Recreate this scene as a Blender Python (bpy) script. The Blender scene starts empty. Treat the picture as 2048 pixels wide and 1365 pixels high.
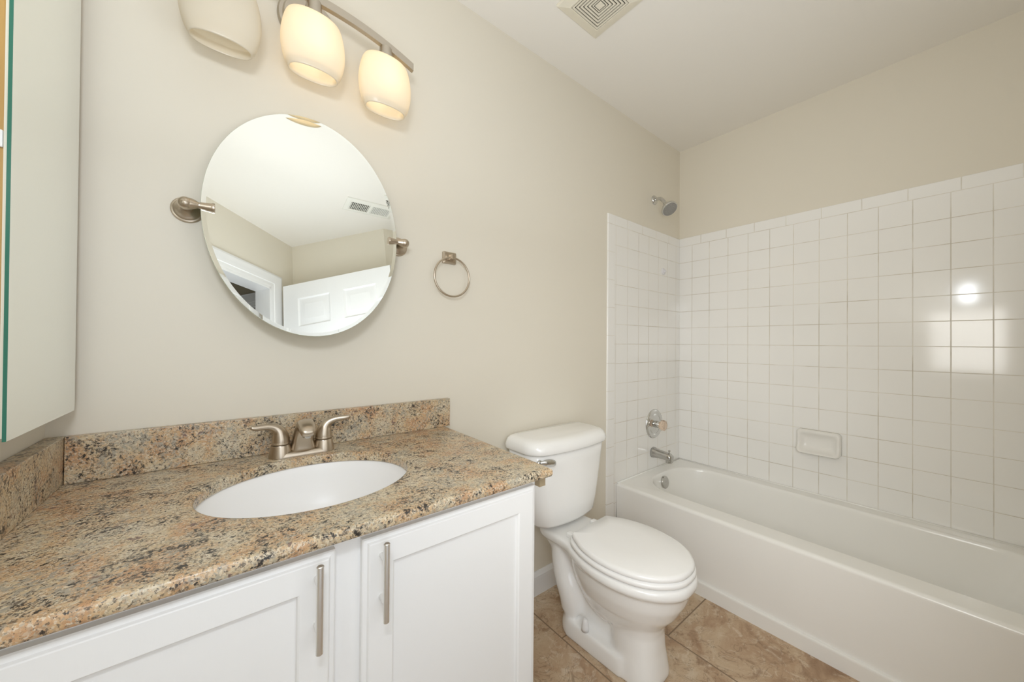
import bpy, bmesh, math, random
from mathutils import Vector, Matrix

# ---------------------------------------------------------------- camera, world, lights, exposure
S = bpy.context.scene
COL = S.collection
H = 1.133                                   # lens height
F_PX, YAW, CX, CY = 722.8, 0.6821, 1038.16, 681.22
ROLL, PITCH = 0.0078, 0.0068
cd = bpy.data.cameras.new('camera')
cam = bpy.data.objects.new('camera', cd)
COL.objects.link(cam)
S.camera = cam
s_, c_ = math.sin(YAW), math.cos(YAW)
Fv = Vector((s_, c_, 0)); Rv = Vector((c_, -s_, 0)); Uv = Vector((0, 0, 1))
Fv, Uv = Fv*math.cos(PITCH)+Uv*math.sin(PITCH), Uv*math.cos(PITCH)-Fv*math.sin(PITCH)
Rv, Uv = Rv*math.cos(ROLL)+Uv*math.sin(ROLL), Uv*math.cos(ROLL)-Rv*math.sin(ROLL)
cam.matrix_world = Matrix(((Rv.x, Uv.x, -Fv.x, -2.3897), (Rv.y, Uv.y, -Fv.y, -1.2201), (Rv.z, Uv.z, -Fv.z, H), (0, 0, 0, 1)))
cd.sensor_width = 36.0
cd.sensor_fit = 'HORIZONTAL'
cd.lens = F_PX/2048*36
cd.shift_x = -(CX-1024)/2048
cd.shift_y = (CY-682.5)/2048
cd.clip_start = 0.01

world = bpy.data.worlds.new('world')
S.world = world
world.use_nodes = True
world.node_tree.nodes['Background'].inputs[0].default_value = (0.9, 0.95, 1.0, 1)
world.node_tree.nodes['Background'].inputs[1].default_value = 0.02

def area(name, loc, direction, power, sx, sy, col=(1, 1, 1), spread=180):
    d = bpy.data.lights.new(name, 'AREA')
    d.shape = 'RECTANGLE'; d.size = sx; d.size_y = sy; d.energy = power; d.color = col; d.spread = math.radians(spread)
    o = bpy.data.objects.new(name, d); COL.objects.link(o)
    o.location = loc
    o.rotation_euler = Vector(direction).to_track_quat('-Z', 'Y').to_euler()
    return o
# photographer's flash bounced off the ceiling, flash at the camera, and two added fill lights
COOL = (0.89, 0.955, 1.03)
area('bounce_flash', (-2.10, -1.06, 1.25), (0, -.32, 1), 10.5, 1.1, .90, COOL)
area('tile_fill', (-2.28, -1.43, 1.18), (2.0, .80, -.20), 4.3, .85, .50, (.98, .975, .95), 100)  # added fill that brightens the tub and its tile
area('doorway_fill', (-2.36, -1.74, 0.90), (.7071, .7071, 0.0), 5.5, .66, 1.15, COOL)  # added fill for the cabinet fronts; the hall itself gives no light
area('camera_flash', (-2.47, -1.24, 1.58), (.35, 1.0, -.10), 4.6, .20, .15, COOL)
BULB = 4.6                                  # emission strength of each lit bulb

S.view_settings.view_transform = 'Standard'
S.view_settings.look = 'None'
S.view_settings.exposure = 0.0
S.view_settings.gamma = 1.0
S.view_settings.use_curve_mapping = False
S.cycles.max_bounces = 14
S.cycles.diffuse_bounces = 8
S.cycles.glossy_bounces = 6
S.cycles.transmission_bounces = 8

# ---------------------------------------------------------------- helpers
PI = math.pi
WL = {}                                     # world location of every empty / object origin

def struct(o):
    o['kind'] = 'structure'; return o

def link(name, bm, mat, parent=None, smooth=False, origin=None, auto=None):
    me = bpy.data.meshes.new(name)
    off = Vector(WL[parent.name]) if parent else Vector(origin) if origin else Vector((0, 0, 0))
    bmesh.ops.recalc_face_normals(bm, faces=bm.faces[:])
    bmesh.ops.translate(bm, verts=bm.verts[:], vec=-off)
    bm.to_mesh(me); bm.free()
    o = bpy.data.objects.new(name, me)
    COL.objects.link(o)
    if parent:
        o.parent = parent
    else:
        o.location = off
    WL[o.name] = tuple(off)
    for m in (mat if isinstance(mat, (list, tuple)) else [mat]):
        me.materials.append(m)
    if smooth or auto:
        me.polygons.foreach_set('use_smooth', [True]*len(me.polygons))
        if auto:
            me.set_sharp_from_angle(angle=math.radians(auto))
            w = o.modifiers.new('weighted_normal', 'WEIGHTED_NORMAL'); w.keep_sharp = True; w.weight = 80
    return o

def thing(name, label, cat, loc, group=None):
    o = bpy.data.objects.new(name, None); COL.objects.link(o)
    o.empty_display_size = 0.05
    o.location = loc; WL[o.name] = tuple(loc)
    o['label'] = label; o['category'] = cat
    if group: o['group'] = group
    return o

def tag(o, label, cat, group=None):
    o['label'] = label; o['category'] = cat
    if group: o['group'] = group
    return o

def box(bm, x0, x1, y0, y1, z0, z1, bev=0.0, seg=2):
    b = bmesh.new()
    r = bmesh.ops.create_cube(b, size=1.0)
    for v in b.verts:
        v.co = Vector((x0+(v.co.x+.5)*(x1-x0), y0+(v.co.y+.5)*(y1-y0), z0+(v.co.z+.5)*(z1-z0)))
    if bev > 0:
        bmesh.ops.bevel(b, geom=b.edges[:], offset=bev, segments=seg, profile=0.5, affect='EDGES')
    merge(bm, b)

def merge(bm, b, M=None):
    if M is not None: b.transform(M)
    vm = {}
    for v in b.verts: vm[v] = bm.verts.new(v.co)
    for f in b.faces:
        try:
            nf = bm.faces.new([vm[v] for v in f.verts]); nf.material_index = f.material_index; nf.smooth = f.smooth
        except ValueError: pass
    b.free()

def loft(bm, rings, cap0=True, cap1=True, closed=True, mi=0):
    vr = [[bm.verts.new(p) for p in r] for r in rings]
    n = len(rings[0])
    for a, b in zip(vr, vr[1:]):
        for i in range(n if closed else n-1):
            j = (i+1) % n
            f = bm.faces.new((a[i], a[j], b[j], b[i])); f.material_index = mi
    if cap0: bm.faces.new(list(reversed(vr[0]))).material_index = mi
    if cap1: bm.faces.new(vr[-1]).material_index = mi
    return vr

def frame_of(d):
    d = Vector(d).normalized()
    a = Vector((0, 0, 1)) if abs(d.z) < .9 else Vector((0, 1, 0))
    u = d.cross(a).normalized(); v = d.cross(u).normalized()
    return d, u, v

def lathe(bm, prof, origin, axis, n=40, cap0=True, cap1=True):
    """prof: (radius, distance along axis)"""
    d, u, v = frame_of(axis); O = Vector(origin)
    rings = []
    for r, t in prof:
        rings.append([O+d*t+(u*math.cos(2*PI*i/n)+v*math.sin(2*PI*i/n))*max(r, 1e-5) for i in range(n)])
    return loft(bm, rings, cap0, cap1)

def spline(pts, k=6):
    """catmull-rom through rows of any length"""
    P = [tuple(p) for p in pts]; out = []
    P = [P[0]]+P+[P[-1]]
    for i in range(1, len(P)-2):
        for s in range(k):
            t = s/k
            out.append(tuple(.5*((2*b)+(-a+c)*t+(2*a-5*b+4*c-d)*t*t+(-a+3*b-3*c+d)*t**3)
                             for a, b, c, d in zip(P[i-1], P[i], P[i+1], P[i+2])))
    out.append(P[-2]); return out

def tube(bm, pts, rad, n=16, up=(0, 0, 1), flat=None, closed=False, caps=True):
    """pts list of vectors, rad list or value, flat = factor along 'up' direction"""
    P = [Vector(p) for p in pts]; m = len(P); rings = []
    for i, p in enumerate(P):
        if closed: t = (P[(i+1) % m]-P[i-1]).normalized()
        else: t = (P[min(i+1, m-1)]-P[max(i-1, 0)]).normalized()
        a = Vector(up)
        s = t.cross(a)
        if s.length < 1e-4: s = t.cross(Vector((0, 1, 0)))
        s.normalize(); w = s.cross(t).normalized()
        r = rad[i] if isinstance(rad, (list, tuple)) else rad
        fl = (flat[i] if isinstance(flat, (list, tuple)) else flat) if flat else 1.0
        rings.append([p+s*math.cos(2*PI*k/n)*r+w*math.sin(2*PI*k/n)*r*fl for k in range(n)])
    if closed: rings.append(rings[0]); caps = False
    v = loft(bm, rings, caps, caps)
    if closed: bmesh.ops.remove_doubles(bm, verts=bm.verts[:], dist=1e-6)
    return v

def rrect(x0, x1, y0, y1, r, z, k=6, m=4):
    """rounded rectangle ring, r = one radius or (x0y0, x1y0, x1y1, x0y1); m points per straight side"""
    R = r if isinstance(r, (tuple, list)) else (r,)*4
    cs = [(x0+R[0], y0+R[0], PI, R[0]), (x1-R[1], y0+R[1], 1.5*PI, R[1]), (x1-R[2], y1-R[2], 0, R[2]), (x0+R[3], y1-R[3], .5*PI, R[3])]
    arcs = [[(cx+rr*math.cos(a+.5*PI*i/k), cy+rr*math.sin(a+.5*PI*i/k)) for i in range(k+1)] for cx, cy, a, rr in cs]
    out = []
    for i, a in enumerate(arcs):
        out += a
        b = arcs[(i+1) % 4][0]; e = a[-1]
        for j in range(1, m): out.append((e[0]+(b[0]-e[0])*j/m, e[1]+(b[1]-e[1])*j/m))
    return [Vector((x, y, z)) for x, y in out]

def ellipse(cx, cy, a, b, z, n=64, p=2.0):
    out = []
    for i in range(n):
        t = 2*PI*i/n; c, s = math.cos(t), math.sin(t)
        out.append(Vector((cx+a*math.copysign(abs(c)**(2/p), c), cy+b*math.copysign(abs(s)**(2/p), s), z)))
    return out

def add_mod(o, kind, **kw):
    m = o.modifiers.new(kind.lower(), kind)
    for k, v in kw.items(): setattr(m, k, v)
    return m

# ---------------------------------------------------------------- materials
def mat(name, base=(.8, .8, .8), rough=.5, metal=0.0, **kw):
    m = bpy.data.materials.new(name); m.use_nodes = True
    b = m.node_tree.nodes['Principled BSDF']
    b.inputs['Base Color'].default_value = (*base, 1)
    b.inputs['Roughness'].default_value = rough
    b.inputs['Metallic'].default_value = metal
    for k, v in kw.items(): b.inputs[k.replace('_', ' ')].default_value = v
    return m

class NT:
    def __init__(s, m):
        s.t = m.node_tree; s.b = s.t.nodes['Principled BSDF']
        s.co = s.t.nodes.new('ShaderNodeTexCoord').outputs['Object']
    def n(s, kind, **kw):
        nd = s.t.nodes.new('ShaderNode'+kind)
        for k, v in kw.items(): setattr(nd, k, v)
        return nd
    def l(s, a, b): s.t.links.new(a, b)
    def val(s, sock, v):
        if hasattr(v, 'is_linked') or hasattr(v, 'links'): s.l(v, sock)
        else: sock.default_value = v
    def math(s, op, a, b=0.0, c=0.0, clamp=False):
        nd = s.n('Math', operation=op, use_clamp=clamp)
        for i, v in enumerate((a, b, c)): s.val(nd.inputs[i], v)
        return nd.outputs[0]
    def noise(s, scale, detail=4, rough=.55, dist=0.0, vec=None):
        nd = s.n('TexNoise'); nd.inputs['Scale'].default_value = scale; nd.inputs['Detail'].default_value = detail
        nd.inputs['Roughness'].default_value = rough; nd.inputs['Distortion'].default_value = dist
        s.l(vec or s.co, nd.inputs['Vector']); return nd.outputs['Fac']
    def vor(s, scale, feature='F1', out='Distance', rnd=1.0, vec=None):
        nd = s.n('TexVoronoi', feature=feature); nd.inputs['Scale'].default_value = scale; nd.inputs['Randomness'].default_value = rnd
        s.l(vec or s.co, nd.inputs['Vector']); return nd.outputs[out]
    def ramp(s, fac, stops, interp='LINEAR'):
        nd = s.n('ValToRGB'); e = nd.color_ramp.elements; nd.color_ramp.interpolation = interp
        while len(e) < len(stops): e.new(.5)
        for el, (p, c) in zip(e, stops):
            el.position = p; el.color = (*c, 1) if isinstance(c, tuple) else (c, c, c, 1)
        s.l(fac, nd.inputs[0]); return nd.outputs[0]
    def mix(s, f, a, b, blend='MIX'):
        nd = s.n('Mix', data_type='RGBA', blend_type=blend)
        s.val(nd.inputs[0], f)
        for i, v in ((6, a), (7, b)):
            if isinstance(v, tuple): nd.inputs[i].default_value = (*v, 1)
            else: s.l(v, nd.inputs[i])
        return nd.outputs[2]
    def xyz(s, vec=None):
        nd = s.n('SeparateXYZ'); s.l(vec or s.co, nd.inputs[0]); return nd.outputs
    def mapping(s, scale=(1, 1, 1), rot=(0, 0, 0), loc=(0, 0, 0)):
        nd = s.n('Mapping'); s.l(s.co, nd.inputs[0])
        nd.inputs['Scale'].default_value = scale; nd.inputs['Rotation'].default_value = rot; nd.inputs['Location'].default_value = loc
        return nd.outputs[0]
    def bump(s, h, strength=.2, dist=.002):
        nd = s.n('Bump'); nd.inputs['Strength'].default_value = strength; nd.inputs['Distance'].default_value = dist
        s.l(h, nd.inputs['Height']); s.l(nd.outputs[0], s.b.inputs['Normal'])
    def line(s, u, off, pitch, w):
        """1 on a grid line of width w, 0 elsewhere"""
        a = s.math('DIVIDE', s.math('SUBTRACT', u, off), pitch)
        f = s.math('FRACT', s.math('ADD', a, 0.5))
        d = s.math('MULTIPLY', s.math('ABSOLUTE', s.math('SUBTRACT', f, .5)), pitch)
        return s.math('SUBTRACT', 1.0, s.smooth(d, w*.3, w*.7))
    def smooth(s, x, a, b):
        nd = s.n('MapRange', interpolation_type='SMOOTHSTEP'); s.val(nd.inputs[0], x)
        nd.inputs[1].default_value = a; nd.inputs[2].default_value = b
        return nd.outputs[0]
    def gt(s, a, v): return s.math('GREATER_THAN', a, v)

def wall_paint(name, col, rough=.55, bump=.06):
    m = mat(name, col, rough); t = NT(m)
    t.bump(t.noise(260, 3), bump, .001)
    return m

WALL = (0.74, 0.695, 0.60)
M_wall = wall_paint('cream_wall_paint', WALL)
M_ceil = wall_paint('ceiling_paint', (0.83, 0.80, 0.745), .8)
M_trim = mat('white_trim_paint', (.80, .80, .80), .35)
M_cab = mat('white_cabinet_paint', (.86, .86, .855), .35)
t = NT(M_cab); t.bump(t.noise(22, 4, .6, vec=t.mapping((6, 6, .35))), .05, .002)
M_porc = mat('white_porcelain', (.90, .895, .88), .09)
M_porc.node_tree.nodes['Principled BSDF'].inputs['Coat Weight'].default_value = .3
M_sink = mat('sink_porcelain', (.93, .93, .935), .33)
M_tub = mat('bathtub_enamel', (.85, .84, .81), .16)
M_seat = mat('toilet_seat_plastic', (.91, .905, .895), .22)
M_chrome = mat('chrome', (.66, .66, .65), .10, 1.0)
M_dull = mat('dull_chrome', (.52, .51, .49), .20, 1.0)
def brushed(name, col, rough, sc=(1, 1, 1)):
    m = mat(name, col, rough, 1.0); t = NT(m)
    v = t.noise(120, 3, vec=t.mapping(sc))
    t.l(t.math('ADD', t.math('MULTIPLY', v, .08), rough-.04), t.b.inputs['Roughness'])
    return m
M_nickel = brushed('brushed_nickel', (.54, .465, .375), .30)
M_nickel_light = brushed('satin_nickel', (.54, .49, .42), .34)
M_steel = brushed('brushed_steel', (.83, .82, .80), .36, (8, 8, .3))
M_mirror = mat('mirror_silver', (.93, .955, .93), .0, 1.0)
M_glassedge = mat('mirror_glass_edge', (.03, .16, .11), .15)
M_edge_pale = mat('polished_glass_edge', (.62, .66, .55), .15)
M_oak = mat('oak_cabinet_side', (.42, .25, .075), .5)
t = NT(M_oak); t.l(t.ramp(t.noise(40, 4, vec=t.mapping((1, 1, .05))), [(.3, (.34, .19, .05)), (.7, (.50, .31, .10))]), t.b.inputs['Base Color'])
M_white_plastic = mat('white_plastic', (.82, .82, .82), .4)
M_vent = mat('vent_plastic', (.76, .715, .60), .5)
M_slot_shade = mat('painted_slot_shade', (.022, .015, .008), .9)  # near-black colour stands in for the shade inside the grille slots
M_reg = mat('register_enamel', (.80, .79, .73), .5)
M_strip = mat('plywood_strip', (.34, .27, .17), .7)
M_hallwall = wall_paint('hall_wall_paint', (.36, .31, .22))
M_halldark = mat('painted_dark_room', (.13, .11, .08), .8)  # darkness of the unlit room beyond the hall, put into the wall colour

def granite():
    m = mat('granite', rough=.32); t = NT(m)
    nz = t.n('TexNoise'); nz.inputs['Scale'].default_value = 60; nz.inputs['Detail'].default_value = 4; nz.inputs['Roughness'].default_value = .65
    t.l(t.co, nz.inputs['Vector'])
    sc = t.n('VectorMath', operation='SCALE'); t.l(nz.outputs['Color'], sc.inputs[0]); sc.inputs['Scale'].default_value = .016
    warp = t.n('VectorMath', operation='ADD'); t.l(t.co, warp.inputs[0]); t.l(sc.outputs[0], warp.inputs[1]); W = warp.outputs[0]
    # broad clouds: cream, honey, salmon
    tone = t.noise(15, 5, .62)
    base = t.ramp(tone, [(.36, (.52, .30, .155)), (.45, (.60, .41, .23)), (.53, (.60, .485, .315)), (.64, (.63, .555, .415))])
    # crystals: every grain drifts lighter, pinker or greyer than the cloud it sits in
    cA = t.xyz(t.vor(360, out='Color', vec=W)); cB = t.xyz(t.vor(190, out='Color', vec=W))
    base = t.mix(t.math('MULTIPLY', t.smooth(cA[0], .55, .90), .7), base, (.70, .63, .50))
    base = t.mix(t.math('MULTIPLY', t.smooth(cA[1], .72, 1.0), .6), base, (.47, .27, .14))
    base = t.mix(t.math('MULTIPLY', t.smooth(cA[2], .66, .92), .55), base, (.30, .24, .17))
    grey = t.smooth(t.noise(19, 5, .7, vec=t.mapping(loc=(3, 1, 7))), .45, .58)
    base = t.mix(t.math('MULTIPLY', t.math('MULTIPLY', grey, t.smooth(cB[2], .35, .80)), .8), base, (.36, .34, .285))
    # fine brown-black mineral flecks everywhere, denser in veins
    vein = t.smooth(t.noise(21, 6, .72, vec=t.mapping(loc=(9, 4, 2))), .42, .62)
    fl = t.noise(240, 4, .7)
    base = t.mix(t.math('MULTIPLY', t.smooth(t.math('ADD', fl, t.math('MULTIPLY', vein, .065)), .560, .615), .85), base, (.105, .080, .058))
    fl2 = t.noise(115, 5, .70, vec=t.mapping(loc=(2, 8, 5)))
    base = t.mix(t.math('MULTIPLY', t.smooth(t.math('ADD', fl2, t.math('MULTIPLY', vein, .105)), .630, .675), .95), base, (.018, .016, .016))
    bur = t.math('MULTIPLY', t.smooth(t.noise(42, 4, .6, vec=t.mapping(loc=(5, 2, 1))), .655, .69), .8)
    base = t.mix(bur, base, (.16, .095, .09))
    t.l(base, t.b.inputs['Base Color'])
    return m
M_gran = granite()

def tile_mat(name, kind):
    m = mat(name, rough=.10); t = NT(m)
    X, Y, Z = t.xyz()
    w = .0030
    rows = t.line(Z, 1.7875, .1095, w)
    if kind == 'right':
        cols = t.line(Y, -.0901, .1095, w)
        tr = t.line(Y, -.146, .1525, w)
        top = t.gt(Z, 1.7890)
        main = t.math('MAXIMUM', rows, cols)
        g = t.math('ADD', t.math('MULTIPLY', main, t.math('SUBTRACT', 1, top)), t.math('MULTIPLY', tr, top))
    else:
        cols = t.line(X, -.061, .1095, w)
        trx = t.line(X, -.155, .1525, w)
        trz = t.line(Z, 1.635, .1525, w)
        top = t.gt(Z, 1.7890)
        side = t.math('SUBTRACT', 1, t.gt(X, -.728))
        edge = t.math('SUBTRACT', 1, t.smooth(t.math('ABSOLUTE', t.math('ADD', X, .7275)), w*.3, w*.7))
        main = t.math('MAXIMUM', rows, cols)
        g = t.math('ADD', t.math('MULTIPLY', main, t.math('SUBTRACT', 1, top)), t.math('MULTIPLY', trx, top))
        g = t.math('ADD', t.math('MULTIPLY', g, t.math('SUBTRACT', 1, side)), t.math('MULTIPLY', t.math('MAXIMUM', trz, edge), side))
    # grout is dirtier in places
    dirt = t.ramp(t.noise(3.5, 4, .65), [(.44, (.735, .705, .64)), (.64, (.54, .49, .405))])
    t.l(t.mix(g, (.85, .84, .815), dirt), t.b.inputs['Base Color'])
    t.l(t.math('ADD', .10, t.math('MULTIPLY', g, .5)), t.b.inputs['Roughness'])
    h = t.math('ADD', t.math('MULTIPLY', g, -1.0), t.math('MULTIPLY', t.noise(9, 2), .35))
    t.bump(h, .35, .0012)
    return m
M_tile_r = tile_mat('white_wall_tile_right', 'right')
M_tile_b = tile_mat('white_wall_tile_back', 'back')

def floor_mat():
    m = mat('travertine_floor_tile', rough=.38); t = NT(m)
    X, Y, Z = t.xyz()
    # columns .331 wide; every other column is shifted half a tile
    px = t.math('DIVIDE', t.math('ADD', X, .714), .331)
    ci = t.math('FLOOR', px)
    odd = t.math('ABSOLUTE', t.math('MODULO', ci, 2))
    yy = t.math('ADD', Y, t.math('MULTIPLY', t.math('SUBTRACT', 1, odd), -.248))
    ri = t.math('FLOOR', t.math('DIVIDE', t.math('ADD', yy, .495), .6624))
    gx = t.line(X, -.714, .331, .005)
    gy = t.line(yy, -.495+.0, .6624, .005)
    g = t.math('MAXIMUM', gx, gy)
    # pattern shifts from tile to tile
    cmb = t.n('CombineXYZ')
    t.l(t.math('MULTIPLY', ci, 7.31), cmb.inputs[0]); t.l(t.math('MULTIPLY', ri, 3.77), cmb.inputs[1])
    add = t.n('VectorMath', operation='ADD'); t.l(t.co, add.inputs[0]); t.l(cmb.outputs[0], add.inputs[1]); V = add.outputs[0]
    a = t.noise(4.2, 6, .62, 1.2, vec=V)
    b = t.noise(16, 6, .68, 2.0, vec=V)
    base = t.ramp(a, [(.30, (.29, .175, .100)), (.44, (.45, .305, .190)), (.57, (.55, .415, .280)), (.72, (.66, .56, .435))])
    base = t.mix(t.math('MULTIPLY', t.smooth(b, .50, .68), .6), base, (.70, .60, .47))
    base = t.mix(t.math('MULTIPLY', t.smooth(t.noise(11, 5, .7, 1.0, vec=V), .55, .68), .65), base, (.24, .14, .075))
    base = t.mix(t.math('MULTIPLY', t.smooth(t.noise(150, 3, .6, vec=V), .58, .68), .35), base, (.22, .14, .085))
    cr = t.math('SUBTRACT', 1, t.smooth(t.math('ABSOLUTE', t.math('SUBTRACT', t.noise(7, 4, .6, 1.5, vec=V), .5)), .0, .012))
    base = t.mix(t.math('MULTIPLY', cr, .45), base, (.14, .085, .045))
    base = t.mix(g, base, (.22, .15, .09))
    t.l(base, t.b.inputs['Base Color'])
    t.bump(t.math('ADD', t.math('MULTIPLY', g, -1), t.math('MULTIPLY', b, .3)), .3, .002)
    return m
M_floor = floor_mat()

def shade_mat():
    m = bpy.data.materials.new('frosted_shade_glass'); m.use_nodes = True
    nt = m.node_tree; nt.nodes.clear()
    out = nt.nodes.new('ShaderNodeOutputMaterial')
    dif = nt.nodes.new('ShaderNodeBsdfDiffuse'); dif.inputs[0].default_value = (.80, .755, .65, 1)
    tr = nt.nodes.new('ShaderNodeBsdfTranslucent'); tr.inputs[0].default_value = (.93, .84, .68, 1)
    gl = nt.nodes.new('ShaderNodeBsdfGlossy'); gl.inputs['Roughness'].default_value = .25
    m1 = nt.nodes.new('ShaderNodeMixShader'); m1.inputs[0].default_value = .42
    m2 = nt.nodes.new('ShaderNodeMixShader'); m2.inputs[0].default_value = .05
    nt.links.new(dif.outputs[0], m1.inputs[1]); nt.links.new(tr.outputs[0], m1.inputs[2])
    nt.links.new(m1.outputs[0], m2.inputs[1]); nt.links.new(gl.outputs[0], m2.inputs[2])
    nt.links.new(m2.outputs[0], out.inputs[0])
    return m
M_shade = shade_mat()
M_bulb = mat('lit_bulb', (1, .9, .75), .5)
b_ = M_bulb.node_tree.nodes['Principled BSDF']
b_.inputs['Emission Color'].default_value = (1.0, .80, .55, 1); b_.inputs['Emission Strength'].default_value = BULB
M_bulb_off = mat('unlit_bulb', (.85, .83, .78), .3)
M_acrylic = mat('acrylic_knob', (.90, .74, .60), .05)
M_acrylic.node_tree.nodes['Principled BSDF'].inputs['Transmission Weight'].default_value = .75
M_acrylic.node_tree.nodes['Principled BSDF'].inputs['IOR'].default_value = 1.49

# ---------------------------------------------------------------- room shell
CEIL = 2.44
XL = -2.683                                 # left wall
YF = -1.60                                  # wall behind the camera
P = Vector((-1.98, -2.15, 0))               # far corner of the angled entry
A = Vector((-.70711, .70711, 0))            # along the doorway wall, towards the left wall
Bd = Vector((.70711, .70711, 0))            # along the recess wall, towards the room
T = .10
def slab(bm, p0, p1, nrm, z0, z1, th=T):
    """wall panel from p0 to p1, inner face on the line, thickness th along nrm"""
    p0 = Vector((p0[0], p0[1], 0)); p1 = Vector((p1[0], p1[1], 0)); n = Vector(nrm)*th
    r = [[Vector((q.x, q.y, z)) for q in (p0, p1, p1+n, p0+n)] for z in (z0, z1)]
    loft(bm, r)
bm = bmesh.new(); slab(bm, (XL-T, 0), (T, 0), (0, 1, 0), 0, CEIL); struct(link('wall_back', bm, M_wall))
bm = bmesh.new(); slab(bm, (0, 0), (0, YF-T), (1, 0, 0), 0, CEIL); struct(link('wall_right', bm, M_wall))
sA = (XL-P.x)/A.x                           # where the doorway wall meets the left wall
Y_LA = P.y+A.y*sA
bm = bmesh.new(); slab(bm, (XL, 0), (XL, Y_LA), (-1, 0, 0), 0, CEIL); struct(link('wall_left', bm, M_wall))
sB = (YF-P.y)/Bd.y
PB = P+Bd*sB
bm = bmesh.new(); slab(bm, (PB.x, YF), (0, YF), (0, -1, 0), 0, CEIL); struct(link('wall_front', bm, M_wall))
bm = bmesh.new(); slab(bm, P, PB, (.70711, -.70711, 0), 0, CEIL); struct(link('wall_recess', bm, M_wall))
O0, O1, OT = .235, .955, 2.01               # opening along A, head height
bm = bmesh.new()
nA = (-.70711, -.70711, 0)
slab(bm, P, P+A*O0, nA, 0, CEIL)
slab(bm, P+A*O1, P+A*sA, nA, 0, CEIL)
slab(bm, P+A*O0, P+A*O1, nA, OT, CEIL)
struct(link('wall_doorway', bm, M_wall))
# floor and ceiling follow the plan (and reach into the hall)
HB = -Bd                                    # into the hall
h0 = P+HB*1.9; h1 = P+A*1.3+HB*1.9; h2 = P+A*1.3+HB*.1
plan = [(T, T), (XL-T, T), (XL-T, Y_LA-.02), (h2.x, h2.y), (h1.x, h1.y), (h0.x, h0.y), (P.x+.07, P.y-.07), (PB.x+.05, YF-T), (T, YF-T)]
for nm, z0, z1, mm in (('floor', -.05, 0, M_floor), ('ceiling', CEIL, CEIL+.05, M_ceil)):
    bm = bmesh.new(); loft(bm, [[Vector((x, y, z)) for x, y in plan] for z in (z0, z1)]); struct(link(nm, bm, mm))
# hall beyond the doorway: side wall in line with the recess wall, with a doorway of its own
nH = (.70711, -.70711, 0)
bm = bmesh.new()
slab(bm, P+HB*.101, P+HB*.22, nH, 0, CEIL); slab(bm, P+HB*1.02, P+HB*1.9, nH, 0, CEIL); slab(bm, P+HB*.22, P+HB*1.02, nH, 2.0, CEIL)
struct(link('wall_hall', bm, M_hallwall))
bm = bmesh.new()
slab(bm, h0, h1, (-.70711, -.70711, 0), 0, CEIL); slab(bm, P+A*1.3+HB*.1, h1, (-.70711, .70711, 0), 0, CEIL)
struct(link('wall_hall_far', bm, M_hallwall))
bm = bmesh.new()
nHv = Vector(nH)
q0 = P+HB*.18+nHv*.9; q1 = P+HB*1.06+nHv*.9
slab(bm, q0, q1, nH, 0, 2.2)
slab(bm, P+HB*.18+nHv*.1, q0, (.70711, .70711, 0), 0, 2.2); slab(bm, P+HB*1.06+nHv*.1, q1, (-.70711, -.70711, 0), 0, 2.2)
loft(bm, [[P+HB*.18+nHv*.1+Vector((0, 0, z)), q0+Vector((0, 0, z)), q1+Vector((0, 0, z)), P+HB*1.06+nHv*.1+Vector((0, 0, z))] for z in (2.2, 2.25)])
struct(link('wall_hall_closet', bm, M_halldark))

def casing(bm, base, along, out, s0, s1, head, w=.105, far=True):
    """moulded door casing on a wall: base point, direction along the wall, direction out of the wall"""
    prof = [(0, 0), (0, .010), (.012, .013), (.030, .012), (.034, .016), (.060, .017), (.066, .021), (.088, .023), (.096, .019), (w, .017), (w, 0)]
    along = Vector(along); out = Vector(out); base = Vector(base)
    def pt(s, z, d): return base+along*s+out*d+Vector((0, 0, z))
    rings = []
    rings.append([pt(s0-p, 0.0, d) for p, d in prof])
    rings.append([pt(s0-p, head+p, d) for p, d in prof])
    rings.append([pt(s1+(p if far else 0), head+p, d) for p, d in prof])
    if far: rings.append([pt(s1+p, 0.0, d) for p, d in prof])
    loft(bm, rings)
bm = bmesh.new()
casing(bm, P, A, Bd, O0+.005, .99, OT+.005, far=False)
for s0, s1 in ((O0-.004, O0+.014), (O1-.014, O1+.004)):   # jamb lining
    slab(bm, P+A*s0-Bd*.1, P+A*s1-Bd*.1, Bd, 0, OT, .112)
slab(bm, P+A*O0-Bd*.1, P+A*O1-Bd*.1, Bd, OT-.014, OT+.004, .112)
struct(link('trim_1', bm, M_trim, auto=35))
bm = bmesh.new()
casing(bm, P, HB, -nHv, .222, 1.018, 2.0)
slab(bm, P+HB*.22, P+HB*1.02, nHv, 1.986, 2.0, .1)
struct(link('trim_2', bm, M_trim, auto=35))

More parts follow.
